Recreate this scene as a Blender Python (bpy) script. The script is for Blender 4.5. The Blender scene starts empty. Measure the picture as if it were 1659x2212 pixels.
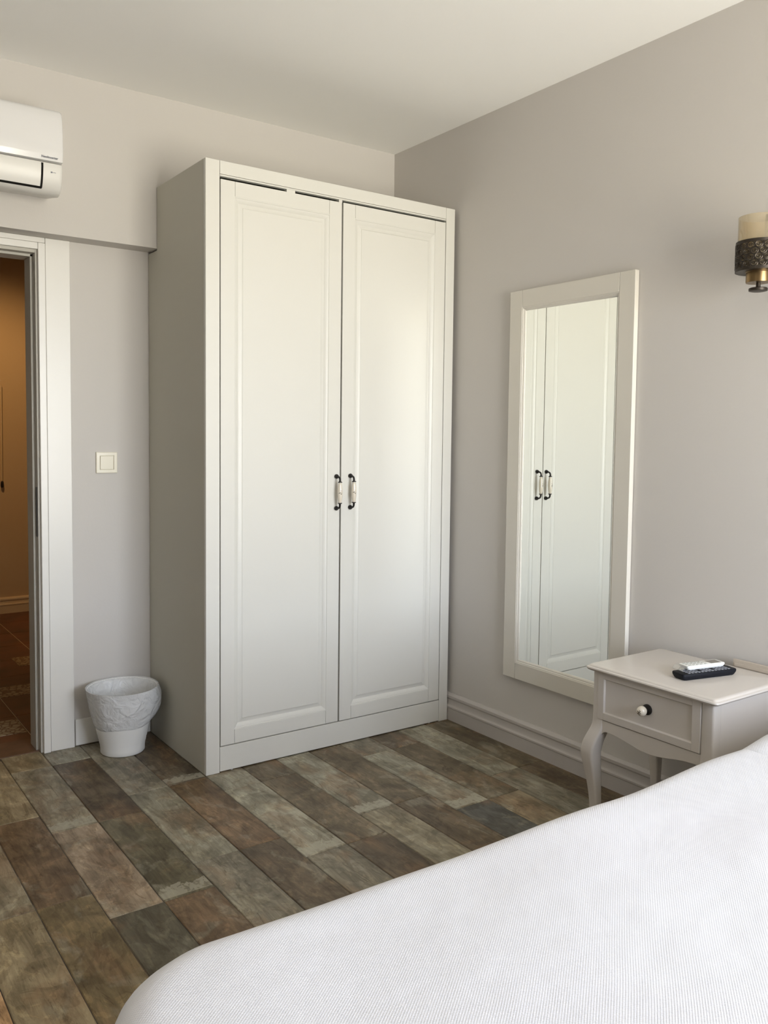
import bpy, bmesh, math, random
from mathutils import Vector, Matrix, noise
C = bpy.context.scene.collection
S = bpy.context.scene
PI = math.pi

# ------------------------------------------------------------------ camera
cam_d = bpy.data.cameras.new('camera'); cam = bpy.data.objects.new('camera', cam_d); C.objects.link(cam)
yaw, pitch, roll = .6171, .0604, .0115
fwd = Vector((math.sin(yaw)*math.cos(pitch), math.cos(yaw)*math.cos(pitch), -math.sin(pitch)))
rt = Vector((math.cos(yaw), -math.sin(yaw), 0)); up = rt.cross(fwd)
r2 = rt*math.cos(roll)+up*math.sin(roll); u2 = -rt*math.sin(roll)+up*math.cos(roll)
M = Matrix(((r2.x, u2.x, -fwd.x, -2.3959), (r2.y, u2.y, -fwd.y, -3.3169), (r2.z, u2.z, -fwd.z, 1.2416), (0, 0, 0, 1)))
cam.matrix_world = M
cam_d.sensor_fit = 'VERTICAL'; cam_d.sensor_height = 36.0
cam_d.lens = 1852.52/2212*36.0
cam_d.shift_x = 1.33/2212; cam_d.shift_y = -53.4/2212
cam_d.clip_start = .05
S.camera = cam

# ------------------------------------------------------------------ exposure, sky, daylight
S.view_settings.view_transform = 'Standard'
try: S.view_settings.look = 'None'
except Exception: pass
S.view_settings.gamma = 1; S.view_settings.use_curve_mapping = False
S.view_settings.exposure = 0.64
S.cycles.max_bounces = 12; S.cycles.diffuse_bounces = 8; S.cycles.glossy_bounces = 6
S.cycles.sample_clamp_indirect = 6
S.cycles.blur_glossy = 0.3

w = bpy.data.worlds.new('daylight'); S.world = w; w.use_nodes = True
nt = w.node_tree; bg = nt.nodes['Background']
tc = nt.nodes.new('ShaderNodeTexCoord'); sx = nt.nodes.new('ShaderNodeSeparateXYZ'); rp = nt.nodes.new('ShaderNodeValToRGB')
nt.links.new(tc.outputs['Generated'], sx.inputs[0])
mr = nt.nodes.new('ShaderNodeMapRange'); mr.inputs[1].default_value = -1; mr.inputs[2].default_value = 1
nt.links.new(sx.outputs['Z'], mr.inputs[0]); nt.links.new(mr.outputs[0], rp.inputs[0])
cr = rp.color_ramp
cr.elements[0].position = 0.0; cr.elements[0].color = (1.27, 1.18, 1.00, 1)
cr.elements[1].position = 1.0; cr.elements[1].color = (1.0, 1.16, 1.48, 1)
e = cr.elements.new(.49); e.color = (1.37, 1.30, 1.12, 1)      # sunlit terrace below the horizon
e = cr.elements.new(.515); e.color = (1.55, 1.66, 1.80, 1)
e = cr.elements.new(.66); e.color = (.98, 1.08, 1.28, 1)
nt.links.new(rp.outputs[0], bg.inputs[0]); bg.inputs[1].default_value = 9.0

WX0, WX1, WZ0, WZ1, FY = -1.5, -.10, .05, 2.15, -4.45       # balcony door opening in the front wall
pl = bpy.data.lights.new('daylight_portal', 'AREA'); pl.shape = 'RECTANGLE'; pl.size = WX1-WX0; pl.size_y = WZ1-WZ0
po = bpy.data.objects.new('daylight_portal', pl); C.objects.link(po)
po.location = ((WX0+WX1)/2, FY-.22, (WZ0+WZ1)/2); po.rotation_euler = (PI/2, 0, 0)
pl.cycles.is_portal = True

# ------------------------------------------------------------------ helpers
def mat(name, col, rough=.5, spec=.5, metal=0, noise_amt=0, noise_scale=8, bump=0, bump_scale=60, trans=0, coat=0, alpha=1):
    m = bpy.data.materials.new(name); m.use_nodes = True
    n = m.node_tree.nodes; l = m.node_tree.links; b = n['Principled BSDF']
    b.inputs['Base Color'].default_value = (*col, 1); b.inputs['Roughness'].default_value = rough
    b.inputs['Specular IOR Level'].default_value = spec; b.inputs['Metallic'].default_value = metal
    b.inputs['Transmission Weight'].default_value = trans; b.inputs['Coat Weight'].default_value = coat
    b.inputs['Alpha'].default_value = alpha
    t = n.new('ShaderNodeTexCoord')
    if noise_amt:
        ns = n.new('ShaderNodeTexNoise'); ns.inputs['Scale'].default_value = noise_scale; ns.inputs['Detail'].default_value = 5
        l.new(t.outputs['Object'], ns.inputs['Vector'])
        r = n.new('ShaderNodeValToRGB'); r.color_ramp.elements[0].position = .3; r.color_ramp.elements[1].position = .7
        r.color_ramp.elements[0].color = (*[c*(1-noise_amt) for c in col], 1)
        r.color_ramp.elements[1].color = (*[min(1, c*(1+noise_amt)) for c in col], 1)
        l.new(ns.outputs['Fac'], r.inputs[0]); l.new(r.outputs[0], b.inputs['Base Color'])
    if bump:
        ns = n.new('ShaderNodeTexNoise'); ns.inputs['Scale'].default_value = bump_scale; ns.inputs['Detail'].default_value = 3
        l.new(t.outputs['Object'], ns.inputs['Vector'])
        bp = n.new('ShaderNodeBump'); bp.inputs['Strength'].default_value = bump; bp.inputs['Distance'].default_value = .002
        l.new(ns.outputs['Fac'], bp.inputs['Height']); l.new(bp.outputs[0], b.inputs['Normal'])
    return m

class MB:
    def __init__(s): s.v = []; s.f = []; s.fm = []
    def add(s, vs, fs, mi=0):
        o = len(s.v); s.v += [Vector(p) for p in vs]; s.f += [tuple(i+o for i in f) for f in fs]; s.fm += [mi]*len(fs); return s
    def box(s, x0, x1, y0, y1, z0, z1, mi=0):
        v = [(x, y, z) for x in (x0, x1) for y in (y0, y1) for z in (z0, z1)]
        return s.add(v, [(0, 1, 3, 2), (4, 6, 7, 5), (0, 4, 5, 1), (2, 3, 7, 6), (0, 2, 6, 4), (1, 5, 7, 3)], mi)
    def loft(s, rings, close=True, cap0=True, cap1=True, mi=0):
        n = len(rings[0]); v = [p for r in rings for p in r]; f = []
        for i in range(len(rings)-1):
            for j in range(n if close else n-1):
                a = i*n+j; b = i*n+(j+1) % n
                f.append((a, b, b+n, a+n))
        if cap0: f.append(tuple(range(n))[::-1])
        if cap1: f.append(tuple((len(rings)-1)*n+j for j in range(n)))
        return s.add(v, f, mi)
    def lathe(s, c, prof, n=48, axis='z', cap0=True, cap1=True, mi=0):
        rings = []
        for r, h in prof:
            ring = []
            for j in range(n):
                a = 2*PI*j/n; u, v = r*math.cos(a), r*math.sin(a)
                p = {'z': (u, v, h), 'x': (h, u, v), 'y': (v, h, u)}[axis]
                ring.append(Vector(c)+Vector(p))
            rings.append(ring)
        return s.loft(rings, True, cap0, cap1, mi)
    def tube(s, pts, r, n=12, mi=0):
        pts = [Vector(p) for p in pts]; rings = []
        rr = r if isinstance(r, (list, tuple)) else [r]*len(pts)
        t0 = (pts[1]-pts[0]).normalized(); ref = Vector((0, 0, 1)) if abs(t0.z) < .9 else Vector((1, 0, 0))
        u = t0.cross(ref).normalized()
        for i, p in enumerate(pts):
            t = (pts[min(i+1, len(pts)-1)]-pts[max(i-1, 0)]).normalized()
            u = (u-t*u.dot(t)).normalized(); v = t.cross(u)
            rings.append([p+u*rr[i]*math.cos(2*PI*j/n)+v*rr[i]*math.sin(2*PI*j/n) for j in range(n)])
        return s.loft(rings, True, True, True, mi)
    def prism(s, poly, axis, h0, h1, mi=0):
        def P(a, b, h): return {'x': (h, a, b), 'y': (a, h, b), 'z': (a, b, h)}[axis]
        return s.loft([[P(a, b, h0) for a, b in poly], [P(a, b, h1) for a, b in poly]], mi=mi)
    def build(s, name, m, parent=None, bevel=0, seg=2, smooth=40, off=None):
        me = bpy.data.meshes.new(name)
        o0 = off if off is not None else (root_loc(parent) if parent else Vector((0, 0, 0)))
        me.from_pydata([p-o0 for p in s.v], [], s.f)
        ms = m if isinstance(m, (list, tuple)) else [m]
        for k in ms: me.materials.append(k)
        for i, p in enumerate(me.polygons): p.material_index = s.fm[i]
        bm = bmesh.new(); bm.from_mesh(me); bmesh.ops.remove_doubles(bm, verts=bm.verts, dist=1e-6)
        bmesh.ops.recalc_face_normals(bm, faces=bm.faces); bm.to_mesh(me); bm.free()
        me.shade_smooth(); me.set_sharp_from_angle(angle=math.radians(smooth))
        o = bpy.data.objects.new(name, me); C.objects.link(o)
        if parent: o.parent = parent
        elif off is not None: o.location = off
        if bevel:
            b = o.modifiers.new('bevel', 'BEVEL'); b.width = bevel; b.segments = seg; b.limit_method = 'ANGLE'
            b.angle_limit = math.radians(35); b.harden_normals = True
        return o
def root_loc(o):
    L = Vector((0, 0, 0))
    while o: L += o.location; o = o.parent
    return L
def thing(name, label, cat, loc, group=None):
    o = bpy.data.objects.new(name, None); C.objects.link(o); o.location = loc; o.empty_display_size = .1
    return tag(o, label, cat, group)
def tag(o, label, cat, group=None):
    o['label'] = label; o['category'] = cat
    if group: o['group'] = group
    return o
def struct(o, label=None):
    o['kind'] = 'structure'
    if label: o['label'] = label
    return o
def sub(o, lab):
    o['label'] = lab; return o

# ------------------------------------------------------------------ materials
M_wall = mat('lavender_grey_paint', (.575, .55, .52), .75, .3, bump=.12, bump_scale=120)
M_ceil = mat('ceiling_paint', (.87, .865, .84), .8, .2, bump=.08, bump_scale=90)
M_trim = mat('door_trim_lacquer', (.71, .695, .655), .32, .5)
M_base = mat('baseboard_paint', (.49, .46, .435), .45, .4)
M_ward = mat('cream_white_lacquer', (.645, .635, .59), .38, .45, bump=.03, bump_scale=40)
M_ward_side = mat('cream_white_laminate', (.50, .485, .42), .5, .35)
M_dark = mat('dark_gap', (.012, .011, .01), .8, .1)
M_iron = mat('black_iron', (.012, .010, .009), .38, .5, metal=.3)
M_porc = mat('cream_porcelain', (.66, .60, .50), .1, .6, coat=.5)
M_ink = mat('floral_print', (.06, .05, .035), .4)
M_gold = mat('gilt_print', (.35, .24, .08), .35, metal=.3)
M_mirror = mat('mirror_silver', (.97, .99, .95), 0.0, .5, metal=1)
M_mframe = mat('mirror_frame_lacquer', (.64, .61, .545), .36, .45)
M_night = mat('nightstand_lacquer', (.60, .56, .515), .26, .55)
M_plastic = mat('white_plastic', (.73, .725, .725), .16, .5)
M_plasticg = mat('grey_white_plastic', (.70, .69, .66), .35, .45)
M_switch = mat('ivory_plastic', (.76, .72, .60), .35, .5)
M_bin = mat('bin_plastic', (.76, .76, .74), .4, .5)
M_blackp = mat('black_plastic', (.005, .006, .010), .55, .22)
M_key = mat('grey_rubber_key', (.24, .25, .28), .6, .3)
M_whitep = mat('white_remote_plastic', (.82, .83, .80), .3, .5)
M_keyw = mat('pale_key', (.45, .46, .44), .5, .3)
M_lcd = mat('grey_display', (.22, .20, .17), .25, .5)
M_brass = mat('aged_brass', (.23, .155, .075), .33, .5, metal=1)
M_bronze = mat('dark_bronze', (.045, .036, .028), .42, .5, metal=.7)
M_hallwall = mat('hall_wall_paint', (.62, .50, .34), .7, .3)
M_halltrim = mat('hall_trim_paint', (.72, .62, .46), .5, .3)
M_sill = mat('threshold_wood', (.15, .085, .05), .4, .4, noise_amt=.2, noise_scale=14)
M_clear = mat('clear_plastic', (.93, .95, .95), .08, .5, trans=.85, alpha=.55)
M_hwood = mat('headboard_wood', (.48, .42, .35), .5, .4)
M_mattress = mat('mattress_fabric', (.72, .72, .74), .9, .1)

def linen(name, col, pitch=.0046, strength=.2):
    m = mat(name, col, .85, .25); n = m.node_tree.nodes; l = m.node_tree.links; b = n['Principled BSDF']
    b.inputs['Sheen Weight'].default_value = .15
    t = n.new('ShaderNodeTexCoord'); sp = n.new('ShaderNodeSeparateXYZ')
    wn = n.new('ShaderNodeTexNoise'); wn.inputs['Scale'].default_value = 2.2; l.new(t.outputs['Object'], wn.inputs['Vector'])
    va = n.new('ShaderNodeVectorMath'); va.operation = 'SCALE'; va.inputs['Scale'].default_value = .02
    l.new(wn.outputs['Color'], va.inputs[0])
    vb = n.new('ShaderNodeVectorMath'); l.new(va.outputs[0], vb.inputs[0]); l.new(t.outputs['Object'], vb.inputs[1])
    rot = n.new('ShaderNodeMapping'); rot.inputs['Rotation'].default_value = (0, 0, .12); l.new(vb.outputs[0], rot.inputs[0])
    l.new(rot.outputs[0], sp.inputs[0])
    k = 2*PI/pitch; outs = []
    for ax in 'XY':
        mu = n.new('ShaderNodeMath'); mu.operation = 'MULTIPLY'; mu.inputs[1].default_value = k; l.new(sp.outputs[ax], mu.inputs[0])
        si = n.new('ShaderNodeMath'); si.operation = 'SINE'; l.new(mu.outputs[0], si.inputs[0]); outs.append(si)
    pr = n.new('ShaderNodeMath'); pr.operation = 'MULTIPLY'; l.new(outs[0].outputs[0], pr.inputs[0]); l.new(outs[1].outputs[0], pr.inputs[1])
    wr = n.new('ShaderNodeTexNoise'); wr.inputs['Scale'].default_value = 5; wr.inputs['Detail'].default_value = 3; l.new(t.outputs['Object'], wr.inputs['Vector'])
    bp = n.new('ShaderNodeBump'); bp.inputs['Strength'].default_value = strength; bp.inputs['Distance'].default_value = .0012
    l.new(pr.outputs[0], bp.inputs['Height'])
    b2 = n.new('ShaderNodeBump'); b2.inputs['Strength'].default_value = .35; b2.inputs['Distance'].default_value = .02
    l.new(wr.outputs['Fac'], b2.inputs['Height']); l.new(b2.outputs[0], bp.inputs['Normal']); l.new(bp.outputs[0], b.inputs['Normal'])
    return m
M_spread = linen('white_waffle_cotton', (.66, .665, .70))

# ------------------------------------------------------------------ room shell
HC = 2.551; LX = -4.1; LW = .096; T = .12
DXR, DZT = -1.586, 1.908       # door opening right side and head
DXL = -2.42
def st(name, mb, m, **k): return struct(mb.build(name, m, **k))
# floor as individual ceramic planks
planks = {}
tones = {'tan': (.315, .255, .160), 'greige': (.285, .250, .180), 'pink': (.315, .245, .175), 'slate': (.105, .092, .064), 'olive': (.150, .130, .082),
         'brown': (.145, .115, .074), 'dbrown': (.108, .083, .056), 'rust': (.178, .120, .070), 'lgrey': (.285, .265, .205), 'grey': (.225, .203, .155), 'umber': (.125, .094, .060),
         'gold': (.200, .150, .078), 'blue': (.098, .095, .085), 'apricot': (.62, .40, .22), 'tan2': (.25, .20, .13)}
A, B = -.0605, -.4765
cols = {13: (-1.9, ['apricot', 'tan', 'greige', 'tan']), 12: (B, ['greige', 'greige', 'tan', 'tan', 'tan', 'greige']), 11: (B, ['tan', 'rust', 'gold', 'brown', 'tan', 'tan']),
        10: (A, ['tan', 'greige', 'pink', 'slate', 'greige', 'tan']), 9: (A, ['lgrey', 'umber', 'olive', 'rust', 'grey', 'tan']), 8: (B, ['grey', 'lgrey', 'grey', 'grey', 'grey', 'tan']),
        7: (B, ['dbrown', 'rust', 'umber', 'brown', 'tan', 'grey']), 6: (A, ['grey', 'lgrey', 'lgrey', 'grey', 'brown', 'tan']), 5: (A, ['brown', 'brown', 'brown', 'umber', 'grey', 'tan']),
        4: (B, ['lgrey', 'lgrey', 'greige', 'grey', 'grey', 'tan']), 3: (B, ['brown', 'brown', 'umber', 'umber', 'grey', 'tan']), 2: (A, ['grey', 'grey', 'lgrey', 'blue', 'grey', 'tan']),
        1: (A, ['slate', 'dbrown', 'brown', 'tan2', 'grey', 'tan']), 0: (B, ['lgrey', 'lgrey', 'grey', 'grey', 'grey', 'tan']), -1: (B, ['brown', 'brown', 'umber', 'umber', 'grey', 'tan'])}
# in the tables the plank list starts one plank behind the first joint
me = bpy.data.meshes.new('floor'); fv, ff, fc, fs, fe = [], [], [], [], []
rnd = random.Random(5)
PL = .5645; PW = .1444; g_ = .0011
keys = list(tones)
for k in range(-1, 28):
    x1 = -.14-PW*k; x0 = x1-PW; x1 = min(x1, 0.0); x0 = max(x0, LX)
    if x1-x0 < .01: continue
    ph, tl = cols.get(k, ((A, B)[k % 2], None))
    for i in range(-1, 9):
        ya = ph-PL*(i-1)-PL*1; ya1 = ya+PL           # i=1 -> plank just in front of the joint ph
        ya1 = min(ya1, LW+.02); ya0 = max(ya, FY)
        if ya1-ya0 < .01: continue
        if tl and 0 <= i < len(tl): t = tones[tl[i]]
        else: t = tones[rnd.choice(['tan', 'greige', 'grey', 'brown', 'rust', 'lgrey', 'olive'])]
        o = len(fv); band = 1.0 if tl and 0 <= i < len(tl) and ((k, i) in ((6, 2), (4, 1), (2, 2), (9, 2), (10, 1), (7, 0))) else 0.0
        X0, X1, Y0, Y1, z = x0+g_, x1-g_, ya0+g_, ya1-g_, 0.0
        c = .0018
        fv += [(X0, Y0, z-c), (X1, Y0, z-c), (X1, Y1, z-c), (X0, Y1, z-c), (X0+c, Y0+c, z), (X1-c, Y0+c, z), (X1-c, Y1-c, z), (X0+c, Y1-c, z)]
        qs = [(4, 5, 6, 7), (0, 1, 5, 4), (1, 2, 6, 5), (2, 3, 7, 6), (3, 0, 4, 7)]
        sd = rnd.random(); dj = rnd.uniform(.95, 1.05)
        for q in qs:
            ff.append([o+a for a in q]); fc.append(tuple(cc*dj for cc in t)); fs.append((sd, band))
            fe.append([((fv[o+a][0]-x0)/(x1-x0 if k >= 0 else PW), (fv[o+a][1]-ya)/PL) for a in q])
o = len(fv); fv += [(LX, FY, -.002), (0, FY, -.002), (0, LW+T+.07, -.002), (LX, LW+T+.07, -.002), (LX, FY, -.05), (0, FY, -.05), (0, LW+T+.07, -.05), (LX, LW+T+.07, -.05)]
for q in [(0, 1, 2, 3), (4, 7, 6, 5), (0, 4, 5, 1), (1, 5, 6, 2), (2, 6, 7, 3), (3, 7, 4, 0)]:
    ff.append([o+a for a in q]); fc.append((.05, .043, .034)); fs.append((0, 0)); fe.append([(0, 0)]*4)
me.from_pydata(fv, [], ff)
ca = me.color_attributes.new('tone', 'FLOAT_COLOR', 'CORNER'); uv = me.uv_layers.new(name='plank'); uv2 = me.uv_layers.new(name='seed')
li = 0
for fi, q in enumerate(ff):
    for j in range(4):
        ca.data[li].color = (*fc[fi], 1); uv.data[li].uv = fe[fi][j]; uv2.data[li].uv = fs[fi]; li += 1
floor = bpy.data.objects.new('floor', me); C.objects.link(floor); struct(floor, 'grey brown wood look ceramic planks laid in running bond')
m = bpy.data.materials.new('ceramic_planks'); m.use_nodes = True; me.materials.append(m)
n = m.node_tree.nodes; l = m.node_tree.links; b = n['Principled BSDF']
def nd(t, **k):
    x = n.new(t)
    for a, v in k.items(): setattr(x, a, v)
    return x
def mth(op, a, bb=None, clamp=False):
    x = nd('ShaderNodeMath', operation=op, use_clamp=clamp)
    for i, v in enumerate((a, bb)):
        if v is None: continue
        if isinstance(v, (int, float)): x.inputs[i].default_value = v
        else: l.new(v, x.inputs[i])
    return x.outputs[0]
at = nd('ShaderNodeAttribute', attribute_name='tone'); u1 = nd('ShaderNodeUVMap', uv_map='plank'); u2n = nd('ShaderNodeUVMap', uv_map='seed')
tcf = nd('ShaderNodeTexCoord'); s2 = nd('ShaderNodeSeparateXYZ'); l.new(u2n.outputs[0], s2.inputs[0])
s1 = nd('ShaderNodeSeparateXYZ'); l.new(u1.outputs[0], s1.inputs[0])
so = nd('ShaderNodeSeparateXYZ'); l.new(tcf.outputs['Object'], so.inputs[0])
cb = nd('ShaderNodeCombineXYZ'); l.new(so.outputs['X'], cb.inputs[0]); l.new(so.outputs['Y'], cb.inputs[1]); l.new(mth('MULTIPLY', s2.outputs['X'], 37.0), cb.inputs[2])
def nz(scale, detail, stretch, dist=0, rough=.6):
    mp = nd('ShaderNodeMapping'); mp.inputs['Scale'].default_value = (1, stretch, 1); l.new(cb.outputs[0], mp.inputs[0])
    x = nd('ShaderNodeTexNoise'); x.inputs['Scale'].default_value = scale; x.inputs['Detail'].default_value = detail
    x.inputs['Roughness'].default_value = rough; x.inputs['Distortion'].default_value = dist; l.new(mp.outputs[0], x.inputs['Vector']); return x
def ramp(fac, p0, p1, c0=(0, 0, 0, 1), c1=(1, 1, 1, 1)):
    r = nd('ShaderNodeValToRGB'); r.color_ramp.elements[0].position = p0; r.color_ramp.elements[1].position = p1
    r.color_ramp.elements[0].color = c0; r.color_ramp.elements[1].color = c1; l.new(fac, r.inputs[0]); return r.outputs[0]
def mix(bt, fac, a, bb):
    x = nd('ShaderNodeMix', data_type='RGBA', blend_type=bt)
    if isinstance(fac, float): x.inputs[0].default_value = fac
    else: l.new(fac, x.inputs[0])
    for i, v in ((6, a), (7, bb)):
        if isinstance(v, tuple): x.inputs[i].default_value = v
        else: l.new(v, x.inputs[i])
    return x.outputs[2]
cl = nz(8, 5, .6, .8)           # broad blotches
col = mix('MULTIPLY', 1.0, at.outputs['Color'], ramp(cl.outputs['Fac'], .36, .64, (.66, .65, .62, 1), (1.28, 1.29, 1.31, 1)))
wb = nz(6, 4, .7, .6); col = mix('MIX', mth('MULTIPLY', ramp(wb.outputs['Fac'], .52, .66), .5), col, (.225, .135, .070, 1))   # warm rust veils
wg = nz(9, 4, .6, .8); col = mix('MIX', mth('MULTIPLY', ramp(wg.outputs['Fac'], .56, .64), .42), col, (.30, .285, .225, 1))   # chalky veils
pa = nz(13, 5, .75, 1.0, .55); col = mix('MULTIPLY', .9, col, ramp(pa.outputs['Fac'], .515, .53, (1.06, 1.06, 1.05, 1), (.84, .82, .78, 1)))   # worn patches with crisp edges
pb = nz(17, 5, .65, 1.3, .6); col = mix('MULTIPLY', .9, col, ramp(pb.outputs['Fac'], .57, .585, (1, 1, 1, 1), (1.25, 1.24, 1.2, 1)))
gr = nz(34, 7, .13, 1.6, .75); col = mix('MULTIPLY', .75, col, ramp(gr.outputs['Fac'], .38, .60, (.60, .57, .53, 1), (1.16, 1.16, 1.15, 1)))   # grain streaks
sk = nz(20, 5, .16, 2.2, .7); col = mix('MULTIPLY', .7, col, ramp(sk.outputs['Fac'], .60, .64, (1, 1, 1, 1), (.55, .50, .44, 1)))   # dark cracks along the grain
sp = nz(55, 5, .5, .4, .75); col = mix('MULTIPLY', .6, col, ramp(sp.outputs['Fac'], .30, .40, (.6, .56, .5, 1), (1, 1, 1, 1)))
bn = nz(30, 4, .8, .8)          # chipped pale band near one end of some planks
v_ = mth('ADD', s1.outputs['Y'], mth('MULTIPLY', mth('SUBTRACT', bn.outputs['Fac'], .5), .22))
b2n = nz(48, 3, .9, .3); chips = ramp(b2n.outputs['Fac'], .40, .47)
bnd = mth('MULTIPLY', mth('MULTIPLY', mth('MULTIPLY', mth('LESS_THAN', v_, .105), mth('GREATER_THAN', s1.outputs['Y'], .015)), s2.outputs['Y']), mth('ADD', mth('MULTIPLY', chips, .6), .4))
col = mix('MIX', mth('MULTIPLY', bnd, .62), col, (.42, .395, .31, 1))
l.new(col, b.inputs['Base Color'])
b.inputs['Roughness'].default_value = .46; b.inputs['Specular IOR Level'].default_value = .3
bp = nd('ShaderNodeBump'); bp.inputs['Strength'].default_value = .25; bp.inputs['Distance'].default_value = .001
l.new(gr.outputs['Fac'], bp.inputs['Height']); l.new(bp.outputs[0], b.inputs['Normal'])

st('ceiling', MB().box(LX, 0, FY, LW+T, HC, HC+.1), M_ceil)
st('wall_right', MB().box(0, .12, FY-.12, LW+T, 0, HC), M_wall)
st('wall_left', MB().box(LX-.12, LX, FY-.12, LW+T, 0, HC), M_wall)
wb_ = MB()   # back wall with the doorway
wb_.box(DXR+.015, 0, LW, LW+T, 0, 1.98).box(LX, DXL-.015, LW, LW+T, 0, 1.98).box(DXL-.015, DXR+.015, LW, LW+T, DZT+.015, 1.98)
wb_.box(LX, 0, 0, LW+T, 1.966, HC)    # the lintel beam stands proud of the wall below
st('wall_back', wb_, M_wall)
wf = MB()
wf.box(LX, WX0, FY-.2, FY, 0, HC).box(WX1, 0, FY-.2, FY, 0, HC).box(WX0, WX1, FY-.2, FY, WZ1, HC).box(WX0, WX1, FY-.2, FY, 0, WZ0)
st('wall_front', wf, M_wall)
wfr = MB()
for x in (WX0, (WX0+WX1)/2-.03, WX1-.06): wfr.box(x, x+.06, FY-.14, FY-.06, WZ0, WZ1)
wfr.box(WX0, WX1, FY-.14, FY-.06, WZ1-.07, WZ1).box(WX0, WX1, FY-.14, FY-.06, WZ0, WZ0+.07)
st('window_1', wfr, M_trim)

# baseboards: moulded profile in (depth, height)
def bbprof(h=.119): return [(0, 0), (.016, 0), (.016, .052), (.0185, .056), (.0185, .062), (.015, .067), (.013, .072), (.013, h-.026), (.0165, h-.02), (.0165, h-.010), (.012, h-.004), (.006, h), (0, h)]
mb = MB(); mb.prism([(-d, z) for d, z in bbprof()], 'y', -4.4, -.002)
struct(mb.build('baseboard_right', M_base, smooth=30))
mb = MB().box(-1.457, -1.154, LW-.012, LW, .004, .108); struct(mb.build('baseboard_back', M_trim, bevel=.003))
mb = MB().box(LX, -2.56, LW-.012, LW, .004, .108)
struct(mb.build('baseboard_left', M_trim, bevel=.003))
mb = MB().box(LX, WX0-.02, FY, FY+.014, 0, .119).box(WX1+.02, -.02, FY, FY+.014, 0, .119); struct(mb.build('baseboard_front', M_base, bevel=.003))

# doorway: casing, inner band, jamb, strike plate
dr = bpy.data.objects.new('door_1', None); C.objects.link(dr); dr.location = (-2.0, LW, 0); struct(dr, 'open doorway with white moulded frame to the hallway')
ow = .092; iw = .027
mb = MB()
mb.box(-1.551, -1.461, LW-.014, LW+.001, 0, 1.9655).box(-2.545, -2.455, LW-.014, LW+.001, 0, 1.9655).box(-2.4545, -1.5515, LW-.014, LW+.001, 1.946, 1.9655)
mb.build('casing', M_trim, dr, bevel=.0025)
mb = MB()
mb.box(-1.578, -1.5525, LW-.020, LW+.001, 0, 1.9445).box(-2.4535, -2.428, LW-.020, LW+.001, 0, 1.9445).box(-2.4275, -1.5785, LW-.020, LW+.001, 1.9195, 1.9445)
mb.build('inner_casing', M_trim, dr, bevel=.002)
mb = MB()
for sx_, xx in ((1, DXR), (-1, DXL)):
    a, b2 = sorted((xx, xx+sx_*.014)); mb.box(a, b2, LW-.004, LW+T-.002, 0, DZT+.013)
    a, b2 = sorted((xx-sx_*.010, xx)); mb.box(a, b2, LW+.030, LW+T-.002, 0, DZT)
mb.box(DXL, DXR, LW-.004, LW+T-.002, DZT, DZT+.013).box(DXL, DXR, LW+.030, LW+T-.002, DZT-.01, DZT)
mb.build('jamb', mat('trim_lacquer_shaded', (.47, .45, .40), .5, .35), dr, bevel=.0015)  # same paint as the trim, with the jamb's shade put into a darker colour
mb = MB().box(DXR-.0015, DXR+.001, LW+.002, LW+.024, .84, 1.03); sub(mb.build('strike_plate', M_iron, dr), 'dark metal strike plate')
st('trim_1', MB().box(DXL+.0, DXR-.0, LW+.018, LW+T+.06, -.02, .003), M_sill)

# hallway beyond the doorway
HY = 2.9; HX0, HX1 = -3.2, -.2
mh = bpy.data.materials.new('hall_tiles'); mh.use_nodes = True; n = mh.node_tree.nodes; l = mh.node_tree.links; b = n['Principled BSDF']
tcf = nd('ShaderNodeTexCoord'); ns = nd('ShaderNodeTexNoise'); ns.inputs['Scale'].default_value = 5; ns.inputs['Detail'].default_value = 4; l.new(tcf.outputs['Object'], ns.inputs['Vector'])
l.new(ramp(ns.outputs['Fac'], .3, .7, (.07, .036, .022, 1), (.18, .07, .034, 1)), b.inputs['Base Color']); b.inputs['Roughness'].default_value = .4
mp_ = bpy.data.materials.new('hall_patterned_tile'); mp_.use_nodes = True; n = mp_.node_tree.nodes; l = mp_.node_tree.links; b = n['Principled BSDF']
tcf = nd('ShaderNodeTexCoord'); vo = nd('ShaderNodeTexVoronoi', feature='DISTANCE_TO_EDGE'); vo.inputs['Scale'].default_value = 38; l.new(tcf.outputs['Object'], vo.inputs['Vector'])
l.new(ramp(vo.outputs['Distance'], .04, .16, (.17, .10, .05, 1), (.44, .36, .23, 1)), b.inputs['Base Color']); b.inputs['Roughness'].default_value = .45
hf = MB(); hf.box(HX0, HX1, LW+T+.06, HY, -.05, -.002, 1)
tx = .33
for i in range(10):
    for j in range(9):
        x0 = -3.2+i*tx-.02; y0 = LW+T+.062+j*tx
        hf.box(max(HX0, x0)+.002, min(HX1, x0+tx)-.002, y0+.002, min(HY, y0+tx)-.002, -.02, 0, 0)
for (x0, x1, y0, y1) in [(-1.80, -1.24, .91, 1.08), (-1.37, -.9, 1.44, 1.63), (-1.95, -1.575, .37, .56)]:
    hf.box(x0, x1, y0, y1, -.001, .0012, 2)
st('floor', hf, [mh, M_halltrim, mp_])
hw = MB(); hw.box(HX0, HX1, HY, HY+.1, 0, 2.5).box(HX0-.1, HX0, LW+T, HY+.1, 0, 2.5).box(HX1, HX1+.1, LW+T, HY+.1, 0, 2.5)
st('wall_hall', hw, M_hallwall); st('ceiling', MB().box(HX0-.1, HX1+.1, LW+T, HY+.1, 2.5, 2.6), M_hallwall)
mb = MB().prism([(HY-d, z) for d, z in bbprof(.11)], 'x', HX0, HX1); struct(mb.build('baseboard_hall', M_halltrim, smooth=30))
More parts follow.
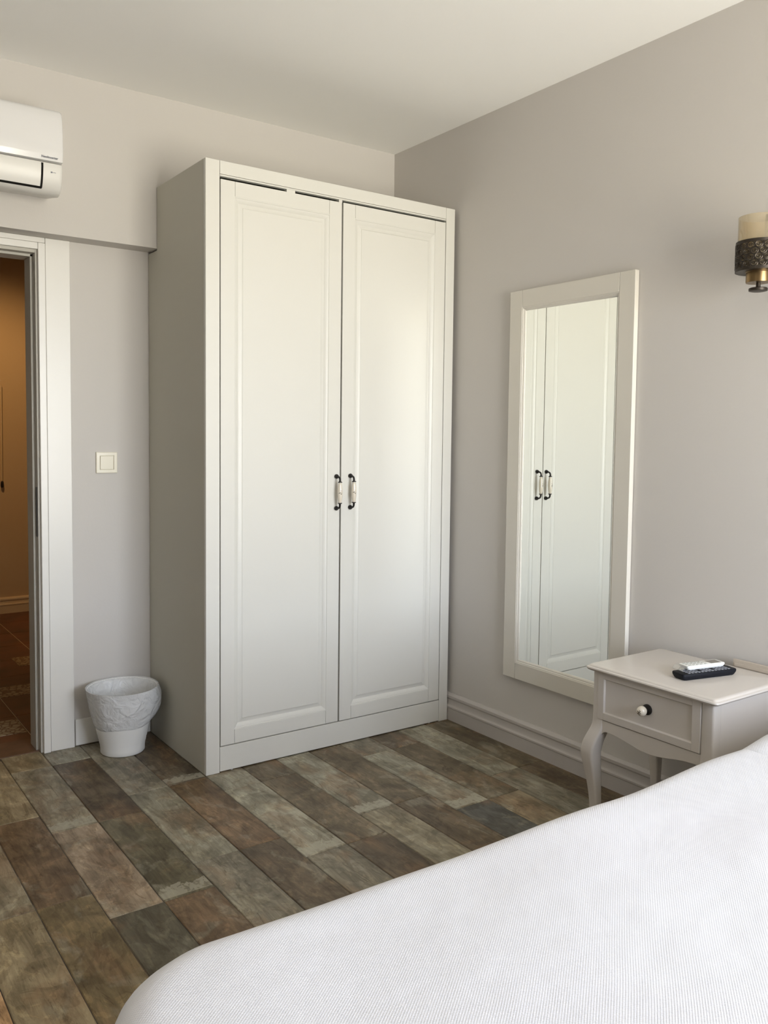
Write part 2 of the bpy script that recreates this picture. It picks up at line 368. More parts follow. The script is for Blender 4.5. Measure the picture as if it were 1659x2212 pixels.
hl = bpy.data.lights.new('hall_lamp', 'SPOT'); hl.energy = 27; hl.color = (1, .56, .22); hl.spot_size = math.radians(104); hl.spot_blend = .75; hl.shadow_soft_size = .08
ho = bpy.data.objects.new('hall_lamp', hl); C.objects.link(ho); ho.location = (-1.55, 1.75, 2.35)
ho.rotation_euler = (Vector((-1.2, 2.9, .75))-ho.location).to_track_quat('-Z', 'Y').to_euler()
cd = thing('pull_cord', 'thin pull cord with a dark end on the orange hallway wall', 'cord', (-1.15, HY-.02, .86))
MB().tube([(-1.149, HY-.02, 1.55), (-1.15, HY-.02, 1.2), (-1.152, HY-.02, .90)], .0035, 8).build('cord', M_halltrim, cd)
MB().lathe((-1.152, HY-.02, 0), [(.004, .905), (.009, .90), (.011, .875), (.008, .862), (.003, .86)], 16).build('toggle', M_iron, cd)

# ------------------------------------------------------------------ wardrobe
WX, WR, WF, WH = -1.150, -.0136-.006, -.470, 2.2
wr_ = thing('wardrobe', 'tall cream two door wardrobe with panelled doors, standing in the corner', 'wardrobe', (-.585, -.235, 0))
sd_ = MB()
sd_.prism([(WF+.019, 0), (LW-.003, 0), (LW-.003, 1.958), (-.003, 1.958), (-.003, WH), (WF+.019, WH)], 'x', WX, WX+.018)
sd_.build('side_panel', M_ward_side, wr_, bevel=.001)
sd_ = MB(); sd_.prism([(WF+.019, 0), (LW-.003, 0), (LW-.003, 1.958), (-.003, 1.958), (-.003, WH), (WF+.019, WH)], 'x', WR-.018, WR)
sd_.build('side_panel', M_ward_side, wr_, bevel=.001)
MB().box(WX+.0182, WR-.0182, WF+.022, -.003, WH-.02, WH).build('top_panel', M_ward_side, wr_)
MB().box(WX+.0182, WR-.0182, -.012, -.004, .05, WH-.0202).build('back_panel', M_ward_side, wr_)
MB().box(WX+.0182, WR-.0182, WF+.024, -.0122, .075, .093).build('bottom_panel', M_ward_side, wr_)
for (a, c_) in ((WX, -1.0965), (-.0665, WR)):
    MB().box(a, c_, WF, WF+.018, 0, WH).build('stile', M_ward, wr_, bevel=.0015)
MB().box(-1.0955, -.0675, WF, WF+.018, 2.1535, WH).box(-1.0955, -.0675, WF+.001, WF+.018, 2.1465, 2.1525).build('top_rail', M_ward, wr_, bevel=.0012)
MB().box(-1.0955, -.0675, WF, WF+.018, .004, .0945).box(-1.05, -1.042, WF+.003, WF+.02, 0, .005).box(-.12, -.112, WF+.003, WF+.02, 0, .005).build('plinth', M_ward, wr_, bevel=.0012)
for a, c_ in ((-.8285, -.793), (-.600, -.585)): MB().box(a, c_, WF+.001, WF+.03, 2.136, 2.1462).build('door_catch', M_ward, wr_)

def panel_door(x0, x1, z0, z1, y, sw=.0555):
    """frame-and-panel door facing -y; front plane at y"""
    mb = MB(); th = .02; gp = .0009
    def ring(ins, dep): return [(x0+ins, y+dep, z0+ins), (x1-ins, y+dep, z0+ins), (x1-ins, y+dep, z1-ins), (x0+ins, y+dep, z1-ins)]
    # stiles and rails
    mb.box(x0, x0+sw, y, y+th, z0, z1).box(x1-sw, x1, y, y+th, z0, z1)
    mb.box(x0+sw+gp, x1-sw-gp, y, y+th, z0, z0+sw-.003).box(x0+sw+gp, x1-sw-gp, y, y+th, z1-sw+.003, z1)
    prof = [(sw-.004, .0006), (sw, .0006), (sw+.0015, .0022), (sw+.004, .0028), (sw+.015, .0092), (sw+.0165, .0108), (sw+.018, .0108), (sw+.0325, .0058), (sw+.033, .0046)]
    mb.loft([ring(a, d) for a, d in prof], cap0=False, cap1=True)
    return mb
def pull(parent, x, zc=1.0185, y=WF, hh=.0625):
    h = MB()
    for s in (-1, 1):
        z = zc+s*hh
        h.lathe((x, y, z), [(.001, -.0125), (.006, -.012), (.0085, -.008), (.0092, -.0045), (.0085, -.001), (.007, 0)], 20, 'y')
        h.tube([(x, y-.006, z), (x, y-.018, z-s*.001), (x, y-.026, z-s*.004), (x, y-.0295, z-s*.010), (x, y-.030, z-s*.0175)], [.0045, .004, .0038, .0038, .0042], 12)
        h.lathe((x, y-.030, z), sorted([(.0042, -s*.0165), (.0046, -s*.0185), (.0088, -s*.0205), (.009, -s*.0225), (.0062, -s*.0232)], key=lambda q: q[1]), 20)
    pr = []
    for i in range(17):
        t = i/16; pr.append((.0058+.0042*math.sin(PI*t)**.8, -.0395+t*.079))
    h.lathe((x, y-.030, zc), pr, 24, mi=1)
    c = Vector((x, y-.030, zc))
    for (ang, dz, rr, asp) in [(-.1, .0, .0022, 1), (.12, .0035, .0017, .6), (-.36, -.001, .0018, .5), (.24, -.005, .0022, 1), (.05, .008, .0014, .6), (-.62, -.0015, .0012, .8), (.42, .0085, .0013, .5), (.38, -.0005, .0017, .8)]:
        a = -PI/2-.35+ang; nrm = Vector((math.cos(a), math.sin(a), 0)); tn = Vector((-nrm.y, nrm.x, 0)); R0 = .01008
        ring = [c+nrm*R0+Vector((0, 0, dz))+tn*rr*math.cos(2*PI*j/10)+Vector((0, 0, rr*asp*math.sin(2*PI*j/10)))-nrm*.0004 for j in range(10)]
        h.loft([ring, [p+nrm*.0007 for p in ring]], mi=2)
    return sub(h.build('handle', [M_iron, M_porc, M_ink], parent), 'black iron pull with cream porcelain grip and floral print')
dl = panel_door(-1.0925, -.5865, .0985, 2.1365, WF+.001).build('door', M_ward, wr_, bevel=.0008, smooth=25)
drr = panel_door(-.5805, -.0705, .0985, 2.1375, WF-.0005).build('door', M_ward, wr_, bevel=.0008, smooth=25)
pull(dl, -.6035, zc=1.0165, y=WF+.001); pull(drr, -.5395, zc=1.018, y=WF-.0005)
MB().box(-.5862, -.5808, WF+.0215, WF+.023, .10, 2.136).build('door_gap_shade', M_dark, wr_)  # thin near-black strip painting the shade in the gap between the doors

# ------------------------------------------------------------------ mirror
MY0, MY1, MZ0, MZ1, MT = -1.4215, -.8195, .283, 1.8085, .0225
mi_ = thing('wall_mirror', 'tall rectangular mirror in a cream wooden frame hanging on the right wall', 'mirror', (0, -1.12, MZ0))
fw = .0665
mb = MB(); X = -.002
mb.box(-MT, X, MY0, MY0+fw, MZ0, MZ1).box(-MT, X, MY1-fw, MY1, MZ0, MZ1)
mb.box(-MT, X, MY0+fw+.0006, MY1-fw-.0006, MZ0, MZ0+fw).box(-MT, X, MY0+fw+.0006, MY1-fw-.0006, MZ1-fw, MZ1)
mb.build('frame', M_mframe, mi_, bevel=.0022)
def mring(ins, x): return [(x, MY0+ins, MZ0+ins), (x, MY1-ins, MZ0+ins), (x, MY1-ins, MZ1-ins), (x, MY0+ins, MZ1-ins)]
mb = MB(); mb.loft([mring(fw-.001, -.021), mring(fw+.003, -.020), mring(fw+.006, -.0165), mring(fw+.009, -.016), mring(fw+.0125, -.0125), mring(fw+.0135, -.005)], cap0=False, cap1=False)
mb.build('inner_moulding', M_mframe, mi_, smooth=25)
mb = MB(); mb.loft([[(x-.0102*(y+1.12), y, z) for x, y, z in mring(fw+.0005, -.0087)], mring(fw+.0005, -.003)])
mb.build('mirror_glass', M_mirror, mi_, smooth=10)      # the glass sits a touch askew in its rebate

# ------------------------------------------------------------------ nightstand
ns_ = thing('nightstand', 'greige painted nightstand with one drawer and curved legs beside the bed', 'nightstand', (-.2, -1.79, 0))
def rrect(x0, x1, y0, y1, c, z):
    pts = []
    for (cx, cy, a0) in ((x1-c, y1-c, 0), (x0+c, y1-c, 90), (x0+c, y0+c, 180), (x1-c, y0+c, 270)):
        for k in range(5):
            a = math.radians(a0+k*22.5); pts.append((cx+c*math.cos(a), cy+c*math.sin(a), z))
    return pts
tx0, tx1, ty0, ty1 = -.3875, -.034, -2.0175, -1.5635
mb = MB(); prof = [(.012, .5325), (.008, .5335), (.003, .5365), (.0, .541), (.001, .5445), (.0055, .5465), (.0065, .5490), (.010, .5515), (.016, .5525)]
mb.loft([rrect(tx0+i, tx1-.0*i, ty0+i, ty1-i, .012, z) for i, z in prof]); mb.build('tabletop', M_night, ns_, smooth=35)
bx0, bx1, by0, by1 = -.366, -.045, -1.996, -1.579
# carcass: sides, back, aprons
def apron(y):
    t = (y-by0)/(by1-by0)  # 0..1
    d = abs(t-.5)*2
    return .352-.024*(0.5+.5*math.cos(PI*min(1, d*1.12)))+(-.05*max(0, (d-.86)/.14)**2 if d > .86 else 0)
mb = MB()
N = 40; top = [(by0+.02+(by1-by0-.04)*i/N, .5325) for i in range(N+1)]
bot = []
for i in range(N+1):
    y = by0+.036+(by1-by0-.072)*i/N; tt = i/N; d = abs(tt-.5)*2
    z = .3325+.019*(1-math.cos(PI*min(1, d/.86)))/2*1.0
    if d > .9: z -= .012*((d-.9)/.1)**2
    bot.append((y, z))
mb.prism([(by0+.036, .3845)]+bot+[(by1-.036, .3845)], 'x', bx0+.002, bx0+.018)
mb.box(bx0+.003, bx0+.018, by0+.030, by0+.038, .3845, .5325).box(bx0+.003, bx0+.018, by1-.022, by1-.016, .3845, .5325)
mb.build('front_apron', M_night, ns_, bevel=.001)
for yy in (by0, by1-.014):
    m2 = MB(); bt = []
    for i in range(21):
        x = bx0+.034+(bx1-bx0-.07)*i/20; d = abs(i/20-.5)*2
        bt.append((x, .340+.018*(1-math.cos(PI*min(1, d/.86)))/2))
    m2.prism([(bx0+.030, .5325)]+bt+[(bx1-.03, .5325)], 'y', yy+(.0 if yy < -1.8 else .002), yy+.012); m2.build('side_panel', M_night, ns_, bevel=.001)
MB().box(bx1-.014, bx1-.002, by0+.03, by1-.03, .35, .5325).build('back_panel', M_night, ns_)
def leg(cx, cy, sx_, sy_, front):
    mb = MB(); rings = []
    #   z, outward offset, half size
    key = [(.5325, 0, .0200), (.45, 0, .0200), (.385, 0, .0205), (.360, .002, .0215), (.335, .009, .0235), (.31, .0165, .0245), (.285, .0205, .0245), (.26, .0205, .0232), (.23, .0175, .0210), (.19, .0135, .0180), (.15, .0105, .0155), (.11, .0085, .0140), (.06, .0075, .0130), (.025, .0095, .0135), (0, .012, .0150)]
    for z, o_, h in key:
        k = o_ if front else o_*.55
        x = cx+sx_*k; y = cy+sy_*k; c = h*.34; hx = h*(1 if front else .8)
        ring = []
        for (qx, qy, a0) in ((x+hx-c, y+h-c, 0), (x-hx+c, y+h-c, 90), (x-hx+c, y-h+c, 180), (x+hx-c, y-h+c, 270)):
            for kk in range(4):
                a = math.radians(a0+kk*30); ring.append((qx+c*math.cos(a), qy+c*math.sin(a), z))
        rings.append(ring)
    # resample smoothly (Catmull-Rom)
    out = []
    for i in range(len(rings)-1):
        p0, p1, p2, p3 = rings[max(i-1, 0)], rings[i], rings[i+1], rings[min(i+2, len(rings)-1)]
        st_ = 4 if i >= 2 else 1
        for q in range(st_):
            t = q/st_
            out.append([.5*((2*Vector(b_))+(-Vector(a_)+Vector(c_))*t+(2*Vector(a_)-5*Vector(b_)+4*Vector(c_)-Vector(d_))*t*t+(-Vector(a_)+3*Vector(b_)-3*Vector(c_)+Vector(d_))*t**3) for a_, b_, c_, d_ in zip(p0, p1, p2, p3)])
    out.append([Vector(p) for p in rings[-1]])
    mb.loft(out); return mb.build('leg', M_night, ns_, smooth=60)
leg(bx0+.0205, by1-.0205, -1, 1, True); leg(bx0+.0205, by0+.0205, -1, -1, True)
leg(bx1-.020, by1-.0205, 0, 1, False); leg(bx1-.020, by0+.0205, 0, -1, False)
dw = MB(); dy0, dy1, dz0, dz1, dx = -1.956, -1.6005, .387, .531, bx0-.001
dw.box(dx, dx+.015, dy0, dy0+.027, dz0, dz1).box(dx, dx+.015, dy1-.022, dy1, dz0, dz1).box(dx, dx+.015, dy0+.0272, dy1-.0222, dz0, dz0+.0215).box(dx, dx+.015, dy0+.0272, dy1-.0222, dz1-.018, dz1)
def dring(i, x): return [(x, dy0+.026+i, dz0+.0205+i), (x, dy1-.021-i, dz0+.0205+i), (x, dy1-.021-i, dz1-.017-i), (x, dy0+.026+i, dz1-.017-i)]
dw.loft([dring(0, dx+.0004), dring(.0015, dx+.0015), dring(.0035, dx+.006), dring(.006, dx+.0065)], cap0=False)
dro = dw.build('drawer', M_night, ns_, bevel=.0007, smooth=25)
kb = MB(); kc = (dx, -1.779, .461)
kb.lathe(kc, [(.0155, .0062), (.0158, .004), (.0150, .001), (.012, -.0005), (.0065, -.0025), (.0055, -.006)], 32, 'x')
pr = [(.0145*math.sin(PI*i/18)+.0004, -.0205-.0145*math.cos(PI*i/18)*-1) for i in range(19)]
kb.lathe(kc, pr, 32, 'x', mi=1)
cc = Vector(kc)+Vector((-.0205, 0, 0))
for (a, b_, rr, asp) in [(0, 0, .0016, 1), (.25, .1, .0014, .6), (-.22, .2, .0014, .7), (.1, -.28, .0016, .6), (-.3, -.2, .0016, .5), (.35, -.25, .0011, 1), (-.1, .38, .0011, .8), (.42, .2, .001, .7), (.0, -.5, .0012, .6)]:
    nrm = Vector((-1, a-.15, b_-.05)).normalized(); tn = nrm.cross(Vector((0, 0, 1))).normalized(); bn_ = nrm.cross(tn)
    pc = cc+nrm*.01452
    rr *= 1.3
    ring = [pc-nrm*.0004+tn*rr*math.cos(2*PI*j/10)+bn_*rr*asp*math.sin(2*PI*j/10) for j in range(10)]
    kb.loft([ring, [p+nrm*.0008 for p in ring]], mi=2)
sub(kb.build('knob', [M_iron, M_porc, M_ink], dro), 'round porcelain knob with floral print on a black metal disc')

# ------------------------------------------------------------------ remotes on the nightstand
TZ = .5525
def remote(root, L, W_, H_, z0, mbody, mkey, body_taper=.8):
    """built along local x centred at origin"""
    mb = MB(); rings = []
    for z, s in ((0, .80), (.15, .88), (.55, .98), (.8, 1.0), (.95, .985), (1.0, .95)):
        hx, hy = L/2*(1-(1-s)*.4), W_/2*s; c = W_*.16; ring = []
        for (qx, qy, a0) in ((hx-c, hy-c, 0), (-hx+c, hy-c, 90), (-hx+c, -hy+c, 180), (hx-c, -hy+c, 270)):
            for k in range(5):
                a = math.radians(a0+22.5*k); ring.append((qx+c*math.cos(a), qy+c*math.sin(a), z0+z*H_))
        rings.append(ring)
    mb.loft(rings); return mb
R1 = Vector((-.2025, -1.853, TZ)); ra = math.atan2(-.045, .195)
rb = thing('remote_control', 'black remote control with grey keys lying on the nightstand', 'remote control', R1)
rb.rotation_euler = (0, 0, ra)
o = remote(rb, .200, .052, .019, 0, None, None).build('body', M_blackp, None, bevel=.0006); o.parent = rb
mb = MB()
for i in range(13):
    for j in range(4):
        if i in (4, 8) and j in (1, 2): continue
        x = -.072+i*.0122; y = -.0165+j*.011
        mb.box(x-.0040, x+.0040, y-.0034, y+.0034, .0182, .0202)
o = mb.build('keypad', M_key, None, bevel=.0008); o.parent = rb
R2 = Vector((-.190, -1.8355, TZ+.0207))
rw = thing('remote_control', 'small white remote control with a display, resting on top of the black remote', 'remote control', R2)
rw.rotation_euler = (0, 0, ra)
o = remote(rw, .140, .042, .0125, 0, None, None).build('body', M_whitep, None, bevel=.0006); o.parent = rw
mb = MB(); mb.box(.022, .060, -.014, .014, .0121, .0130); o = mb.build('display', M_lcd, None, bevel=.0006); o.parent = rw
mb = MB()
for i in range(5):
    for j in range(3):
        x = -.055+i*.0145; y = -.014+j*.014; mb.box(x-.0045, x+.0045, y*.85-.0032, y*.85+.0032, .0121, .0136)
o = mb.build('keypad', M_keyw, None, bevel=.0008); o.parent = rw
mb = MB()
rg = []
for i in range(9):
    a = PI/2*i/8; rg.append((-.069-.021*math.sin(a), .0120*math.cos(a)+.0003))
poly = rg+[(x+.0012, z-.0008) for x, z in rg[::-1]]
mb.prism([(x, z) for x, z in poly], 'y', -.0205, .0205); o = mb.build('clear_cover', M_clear, None); o.parent = rw; sub(o, 'clear plastic end cover')

# ------------------------------------------------------------------ bed
bed = thing('bed', 'double bed along the right wall, hidden under a white bedspread', 'bed', (-1.1, -3.0, 0))
MB().box(-2.05, -.06, -3.80, -2.32, .16, .29).build('bed_base', M_hwood, bed, bevel=.01)
MB().box(-2.05, -.06, -3.80, -2.32, .291, .52).build('mattress', M_mattress, bed, bevel=.03, seg=4)
for x in (-1.95, -.2):
    for y in (-3.7, -2.42): MB().box(x-.03, x+.03, y-.03, y+.03, 0, .159).build('leg', M_hwood, bed)
hb = MB().box(-.030, -.0195, -4.15, -1.835, .14, .5745).box(-.032, -.030, -4.15, -1.84, .5545, .5645)
hb.build('headboard', M_hwood, bed, bevel=.002)
# bedspread draped over the bed
def spread():
    x0, x1, y0, y1 = -2.110, -.075, -3.86, -2.2375   # outer drape rectangle
    Rc = .17; re = .058; zt = .5585
    n1 = []
    def rr(x0, x1, y0, y1, c, nx=150, ny=110, nc=22):
        pts = []
        def seg(a, b, n):
            for i in range(n): pts.append((a[0]+(b[0]-a[0])*i/n, a[1]+(b[1]-a[1])*i/n))
        def arc(cx, cy, a0, c_):
            for i in range(nc): a = math.radians(a0+90*i/nc); pts.append((cx+c_*math.cos(a), cy+c_*math.sin(a)))
        seg((x1-c, y1), (x0+c, y1), nx); arc(x0+c, y1-c, 90, c); seg((x0, y1-c), (x0, y0+c), ny); arc(x0+c, y0+c, 180, c)
        seg((x0+c, y0), (x1-c, y0), nx); arc(x1-c, y0+c, 270, c); seg((x1, y0+c), (x1, y1-c), ny); arc(x1-c, y1-c, 0, c)
        return pts
    base = rr(x0, x1, y0, y1, Rc)
    cx0, cx1, cy = x0+.75, x1-.75, (y0+y1)/2
    rings = []
    def nzv(x, y):
        return .010*noise.noise(Vector((x*1.7, y*1.7, 3.1)))+.0035*noise.noise(Vector((x*5, y*5, 7.7)))
    # drop part: from hem upward
    per = len(base)
    def ringat(ins, z, fold):
        c = max(Rc-ins*.7, .01) if ins > 0 else Rc
        pts = rr(x0+ins, x1-ins, y0+ins, y1-ins, c); out = []
        cxm, cym = (x0+x1)/2, (y0+y1)/2
        for i, (x, y) in enumerate(pts):
            s = i
            # outward direction
            dx = max(x0+ins+c-x, 0)-max(x-(x1-ins-c), 0); dy = max(y0+ins+c-y, 0)-max(y-(y1-ins-c), 0)
            d = Vector((-dx, -dy)); 
            d = d.normalized() if d.length > 1e-6 else Vector((0, 0))
            f = fold*(.5*math.sin(x*13+y*17)+.35*math.sin(x*29+y*23+1.3)+.4*noise.noise(Vector((x*4, y*4, z*1.5))))
            corner = math.exp(-(((x-x0)**2+(y-y1)**2)/.05))
            f += fold*1.2*corner*math.sin(math.atan2(y-(y1-Rc), x-(x0+Rc))*9)
            wob = .008*noise.noise(Vector((x*2.6, y*2.6, 11.0)))*(1 if ins < .2 else 0)
            X = x+d.x*(f+wob); Y = y+d.y*(f+wob)+(.010*(x+1.0)+.017*(lambda q: q*q*(3-2*q))(min(1, max(0, (x+1.1)/.45))) if y > -3 else 0)*max(0, (y+3)/(y1+3))
            out.append(Vector((X, min(Y, 9), z+(nzv(X, Y) if z > .5 else nzv(X, Y)*.3))))
        return out
    for z, fo in ((.10, .016), (.18, .014), (.26, .012), (.33, .010), (.39, .008), (.44, .005), (.475, .003)): rings.append(ringat(0, z, fo))
    for k in range(1, 11):
        a = PI/2*k/10; rings.append(ringat(re*(1-math.cos(a)), zt-re+re*math.sin(a), .0015*(1-k/10)))
    for d in (.07, .09, .115, .145, .18, .22, .27, .33, .39, .45, .51, .57, .63, .69, .745, .79): rings.append(ringat(d, zt, 0))
    m_ = MB(); m_.loft(rings, cap0=False, cap1=True)
    return m_
sp_ = spread().build('bedspread', M_spread, None, smooth=180, off=Vector((-1.1, -3.0, .10)))
tag(sp_, 'white waffle weave bedspread draped over the bed at lower right', 'bedspread')
# turned back end of the sheet showing above the bedspread edge near the headboard
mb = MB(); rings = []
for i in range(41):
    x = -.67+.59*i/40; t = i/40
    hgt = .004+.034*math.sin(PI*min(1, t*1.35))**.6 if t*1.35 < 1 else .004+.0*t
    hgt = .004+.027*min(1, t/.25)**.6-.012*max(0, (t-.35)/.65)
    ring = []
    for j in range(13):
        a = PI*j/12; ring.append((x, -2.290-.05*math.cos(a)*-1-.012*(1-min(1, t/.2)), .546+hgt*math.sin(a)))
    ring += [(x, -2.35, .535), (x, -2.25, .535)][::1]
    rings.append(ring)
mb.loft(rings)
pw = mb.build('bed_sheet', M_spread, None, smooth=60, off=Vector((-.37, -2.3, .535)))
tag(pw, 'turned back edge of white bed sheet beside the nightstand', 'sheet')

# ------------------------------------------------------------------ waste bin and liner
BX, BY = -1.3155, -.052
bn_t = thing('waste_bin', 'white plastic waste bin on the floor between doorway and wardrobe', 'bin', (BX, BY, 0))
BH, RB, RT = .2555, .0835, .1335
def RR(z): return RB+(RT-RB)*max(0, z/BH)**1.3
pr = [(RB-.010, 0), (RB-.003, .001), (RB, .005)]
for z in [.02, .040, .0405, .060, .0605, .078, .0785, .096, .12, .16, .2, .235, BH-.006]:
    st_ = .0012 if round(z*10000) % 1000 in (405, 605, 785) else 0
    k = sum(1 for q in (.0405, .0605, .0785) if z >= q)*.0012
    pr.append((RR(z)+k-.0018, z))
pr += [(RT+.001, BH-.005), (RT+.002, BH-.002), (RT, BH), (RT-.003, BH-.002), (RR(.235)-.0035, .235)]+[(RR(z)-.003, z) for z in (.20, .16, .12, .08, .04)]+[(RB-.004, .006)]
MB().lathe((BX, BY, 0), pr, 72).build('bin_body', M_bin, bn_t, smooth=50)
# liner: folded over the rim, crumpled, bulging towards the wardrobe
M_liner = mat('translucent_bag_film', (.80, .81, .82), .2, .7)
nb = M_liner.node_tree; bb = nb.nodes['Principled BSDF']; bb.inputs['Alpha'].default_value = .62
bb.inputs['Subsurface Weight'].default_value = 0
tcx = nb.nodes.new('ShaderNodeTexCoord'); nn = nb.nodes.new('ShaderNodeTexNoise'); nn.inputs['Scale'].default_value = 22; nn.inputs['Detail'].default_value = 4; nn.inputs['Distortion'].default_value = 1.5
nb.links.new(tcx.outputs['Object'], nn.inputs['Vector']); bpn = nb.nodes.new('ShaderNodeBump'); bpn.inputs['Distance'].default_value = .014; bpn.inputs['Strength'].default_value = .8
nb.links.new(nn.outputs['Fac'], bpn.inputs['Height']); nb.links.new(bpn.outputs[0], bb.inputs['Normal'])
mb = MB(); rings = []; NL = 120
def bulge(a):  # a = angle; strongest towards +x / -y (seen at right)
    d = (a-math.radians(-28)+PI) % (2*PI)-PI
    return math.exp(-(d/.62)**2)
prof = []
for i in range(26):
    t = i/25   # outer hem (t=0) up to rim (t=1)
    ring = []
    for j in range(NL):
        a = 2*PI*j/NL; ca_, sa_ = math.cos(a), math.sin(a)
        zh = .104+.020*bulge(a)+.004*math.sin(a*3+1)
        z = zh+(BH+.0015-zh)*t
        r = RR(z)+.0030+.0045*math.sin(PI*min(1, t*1.02))
        d = (a-math.radians(-28)+PI) % (2*PI)-PI
        r += .022*bulge(a)*math.sin(PI*min(1, t**.85))**.8
        w_ = noise.noise(Vector((ca_*2.2, sa_*2.2, z*9)))*.004+noise.noise(Vector((ca_*6, sa_*6, z*28)))*.0018*(.4+bulge(a)*1.6)
        r += w_*math.sin(PI*t)**.5
        if t < .04: r -= .003
        if t > .93: r = max(r, RR(z)+.0035)
        ring.append((BX+r*ca_, min(BY+r*sa_, LW-.004), z))
    rings.append(ring)
for i in range(16):
    t = i/15; z = BH+.002-(BH-.012)*t; ring = []
    for j in range(NL):
        a = 2*PI*j/NL; ca_, sa_ = math.cos(a), math.sin(a)
        r = (RR(z))-(.0045 if i else .001)-.006*(.5+.5*noise.noise(Vector((ca_*4, sa_*4, 5+z*3))))*math.sin(PI*min(1, t*1.1))-.008*t
        ring.append((BX+r*ca_, BY+r*sa_, z))
    rings.append(ring)
mb.loft(rings, cap0=False, cap1=True)
ln = mb.build('bin_liner', M_liner, None, smooth=80, off=Vector((BX, BY, .01)))
tag(ln, 'crumpled translucent white bag folded over the rim of the bin', 'bin bag')

# ------------------------------------------------------------------ light switch
sw = thing('light_switch', 'square ivory light switch on the wall between doorway and wardrobe', 'light switch', (-1.3245, LW, 1.12))
SX, SZ = -1.3245, 1.1215
mb = MB(); q = .0415
def sr(h, y, c=.003): return [(SX-h, y, SZ-h), (SX+h, y, SZ-h), (SX+h, y, SZ+h), (SX-h, y, SZ+h)]
mb.loft([sr(q, LW-.0002), sr(q, LW-.007), sr(q-.002, LW-.009), sr(.0285, LW-.0095), sr(.0275, LW-.0080), sr(.0272, LW-.0045)], cap0=True, cap1=True)
mb.build('plate', M_switch, sw, smooth=25)
mb = MB().prism([(LW-.0048, SZ-.0262), (LW-.0085, SZ-.0262), (LW-.0110, SZ+.0255), (LW-.0048, SZ+.0255)], 'x', SX-.0262, SX+.0262)
mb.build('rocker', M_switch, sw, bevel=.0012)

# ------------------------------------------------------------------ air conditioner
AXR, AXL = -1.558, -2.36
ac = thing('air_conditioner', 'white split air conditioner mounted high on the wall above the doorway', 'air conditioner', (-1.96, 0, 2.04))
outer = [(-.002, 2.350), (-.10, 2.352), (-.172, 2.349), (-.186, 2.344), (-.194, 2.333), (-.200, 2.31), (-.205, 2.26), (-.2075, 2.21), (-.2070, 2.192), (-.2045, 2.178), (-.2015, 2.168)]
mb = MB()
def sect(x, ins, pts):
    cy_, cz_ = -.10, 2.20
    return [(x, y+(cy_-y)*ins, z+(cz_-z)*ins) for y, z in pts]
inner = [(-.150, 2.166), (-.002, 2.166)]
fp = outer+inner
xs = [(AXR, .045), (AXR-.001, .028), (AXR-.004, .012), (AXR-.010, .0), (AXL+.010, 0), (AXL+.004, .012), (AXL+.001, .028), (AXL, .045)]
mb.loft([sect(x, i, fp) for x, i in xs]); fpo = mb.build('front_panel', M_plastic, ac, smooth=50)
lower = [(-.002, 2.1645), (-.190, 2.1645), (-.199, 2.160), (-.1995, 2.145), (-.196, 2.12), (-.188, 2.098), (-.176, 2.080), (-.160, 2.0685), (-.135, 2.064), (-.07, 2.077), (-.002, 2.089)]
mb = MB(); mb.loft([[(x, y+(-.09-y)*i, z+(2.12-z)*i*.6) for y, z in lower] for x, i in [(AXR-.001, .05), (AXR-.002, .03), (AXR-.006, .01), (AXR-.012, 0), (AXL+.012, 0), (AXL+.006, .01), (AXL+.002, .03), (AXL+.001, .05)]])
mb.build('lower_casing', M_plasticg, ac, smooth=50)
# louvre with its dark end slot
lv = [(-.2005, 2.158), (-.2010, 2.145), (-.1975, 2.12), (-.1905, 2.098), (-.1815, 2.0815)]
poly = lv+[(y+.006, z-.001) for y, z in lv[::-1]]
MB().prism(poly, 'x', AXL+.05, AXR-.0725).build('louvre', M_plasticg, ac, bevel=.0008)
slot = [(-.2003, 2.158), (-.2003, 2.145), (-.1968, 2.12), (-.1896, 2.097), (-.1800, 2.079)]
poly = slot+[(y+.006, z-.001) for y, z in slot[::-1]]
MB().prism(poly, 'x', AXR-.0725, AXR-.0655).prism([(-.1822, 2.0818), (-.1800, 2.0785), (-.172, 2.0765), (-.176, 2.083)], 'x', AXL+.05, AXR-.066).build('louvre_slot', M_dark, ac)
MB().box(AXR-.041, AXR-.035, -.1988, -.196, 2.1285, 2.1335).box(AXR-.034, AXR-.024, -.1988, -.196, 2.130, 2.1315).build('status_mark', M_key, ac)
cu = bpy.data.curves.new('t', 'FONT'); cu.body = 'NeoInverter'; cu.size = .0108; cu.extrude = .0003; cu.offset = .00025; cu.align_x = 'RIGHT'
to = bpy.data.objects.new('t', cu); C.objects.link(to); dg = bpy.context.evaluated_depsgraph_get()
tm = bpy.data.meshes.new_from_object(to.evaluated_get(dg)); bpy.data.objects.remove(to)
lt = bpy.data.objects.new('lettering', tm); C.objects.link(lt); tm.materials.clear(); tm.materials.append(M_key)
lt.parent = ac; lt.rotation_euler = (PI/2-.12, 0, 0); lt.location = Vector((AXR-.018, -.2068, 2.1745))-ac.location

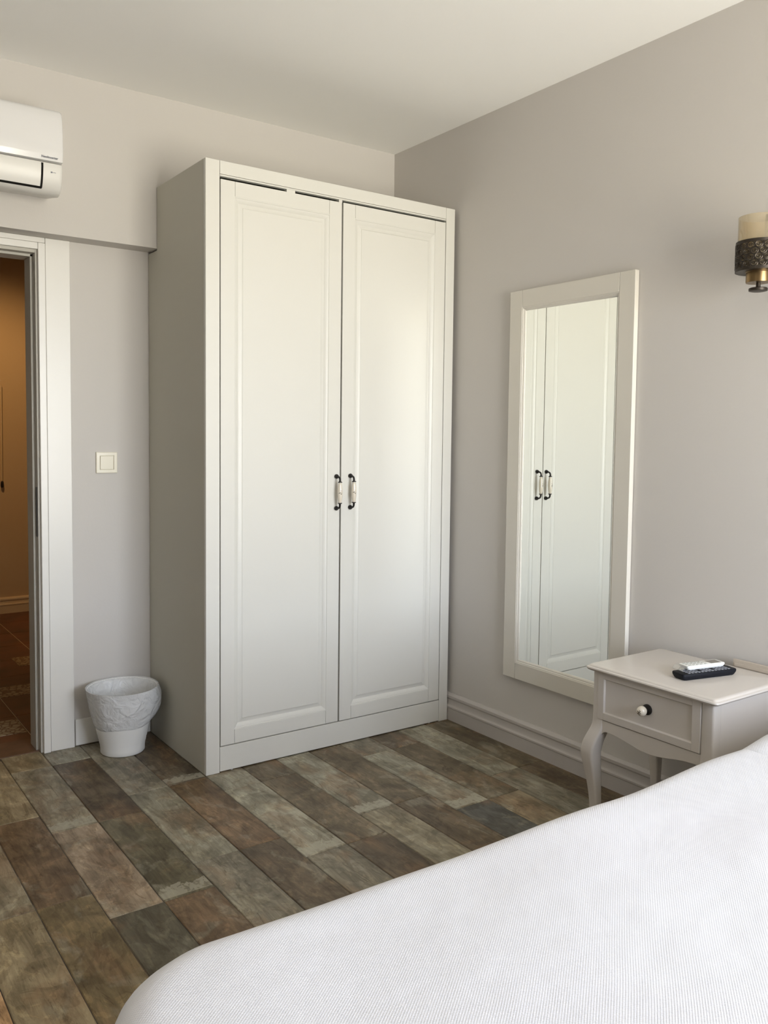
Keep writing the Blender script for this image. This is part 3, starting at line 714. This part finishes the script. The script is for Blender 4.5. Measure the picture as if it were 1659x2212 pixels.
# ------------------------------------------------------------------ wall sconce
SY, SXc = -1.914, -.100
sc = thing('wall_sconce', 'brass and black filigree wall lamp with a glass shade on the right wall', 'wall lamp', (0, SY, 1.66))
mb = MB(); mb.box(-.010, -.001, SY-.042, SY+.042, 1.735, 1.903); sub(mb.build('backplate', M_bronze, sc, bevel=.004), 'dark bronze wall plate')
MB().tube([(-.004, SY, 1.76), (-.022, SY, 1.752), (-.030, SY, 1.725), (-.045, SY, 1.704), (-.07, SY, 1.702)], .007, 12).build('arm', M_bronze, sc)
MB().lathe((SXc, SY, 0), [(.003, 1.6635), (.020, 1.6630), (.0252, 1.6645), (.0256, 1.6712), (.0235, 1.6728), (.009, 1.6735), (.0065, 1.676), (.0055, 1.689), (.004, 1.689)], 32).build('finial', M_bronze, sc)
MB().lathe((SXc, SY, 0), [(.004, 1.6875), (.0335, 1.6875), (.034, 1.690), (.034, 1.7155), (.036, 1.717), (.036, 1.722), (.005, 1.722)], 48).build('cup', M_brass, sc, smooth=30)
M_shade = mat('champagne_glass', (.80, .70, .52), .04, .8, trans=.82, coat=.6)
MB().lathe((SXc, SY, 0), [(.0590, 1.724), (.0590, 1.871), (.0572, 1.871), (.0572, 1.724)], 64, cap0=False, cap1=False).loft([[(SXc+r*math.cos(2*PI*j/64), SY+r*math.sin(2*PI*j/64), 1.724) for j in range(64)] for r in (.0590, .0572)], cap0=False, cap1=False).build('glass_shade', M_shade, sc, smooth=60)
MB().lathe((SXc, SY, 0), [(.006, 1.722), (.012, 1.722), (.012, 1.78), (.006, 1.78)], 24).lathe((SXc, SY, 0), [(.004, 1.78), (.010, 1.783), (.010, 1.790), (.006, 1.797), (.002, 1.799)], 24).build('bulb', M_whitep, sc)
fb = MB(); R_ = .0622
fb.lathe((SXc, SY, 0), [(R_, 1.7175), (R_+.0012, 1.7175), (R_+.0012, 1.7265), (R_, 1.7265)], 64, cap0=False, cap1=False)
fb.lathe((SXc, SY, 0), [(R_, 1.793), (R_+.0012, 1.793), (R_+.0012, 1.8015), (R_, 1.8015)], 64, cap0=False, cap1=False)
fb.lathe((SXc, SY, 0), [(.034, 1.7185), (R_+.001, 1.7180), (R_+.001, 1.7195), (.034, 1.7200)], 64, cap0=False, cap1=False)
def pc_(a, z, rr=R_+.0006): return Vector((SXc+rr*math.cos(a), SY+rr*math.sin(a), z))
NC = 18
for row in range(4):
    z = 1.7345+row*.0168
    for k in range(NC):
        a0 = 2*PI*(k+.5*(row % 2))/NC
        for rr_, th in ((.0092, .0018), (.0042, .0014)):
            pts = [pc_(a0+rr_*math.cos(2*PI*i/14)/R_, z+rr_*math.sin(2*PI*i/14)) for i in range(15)]
            fb.tube(pts, th, 5)
        fb.tube([pc_(a0-.009/R_, z), pc_(a0+.009/R_, z)], .0011, 5)
        fb.tube([pc_(a0+PI/NC, z-.0084), pc_(a0+PI/NC, z+.0084)], .0016, 5)
fb.build('filigree_band', M_bronze, sc, smooth=60)
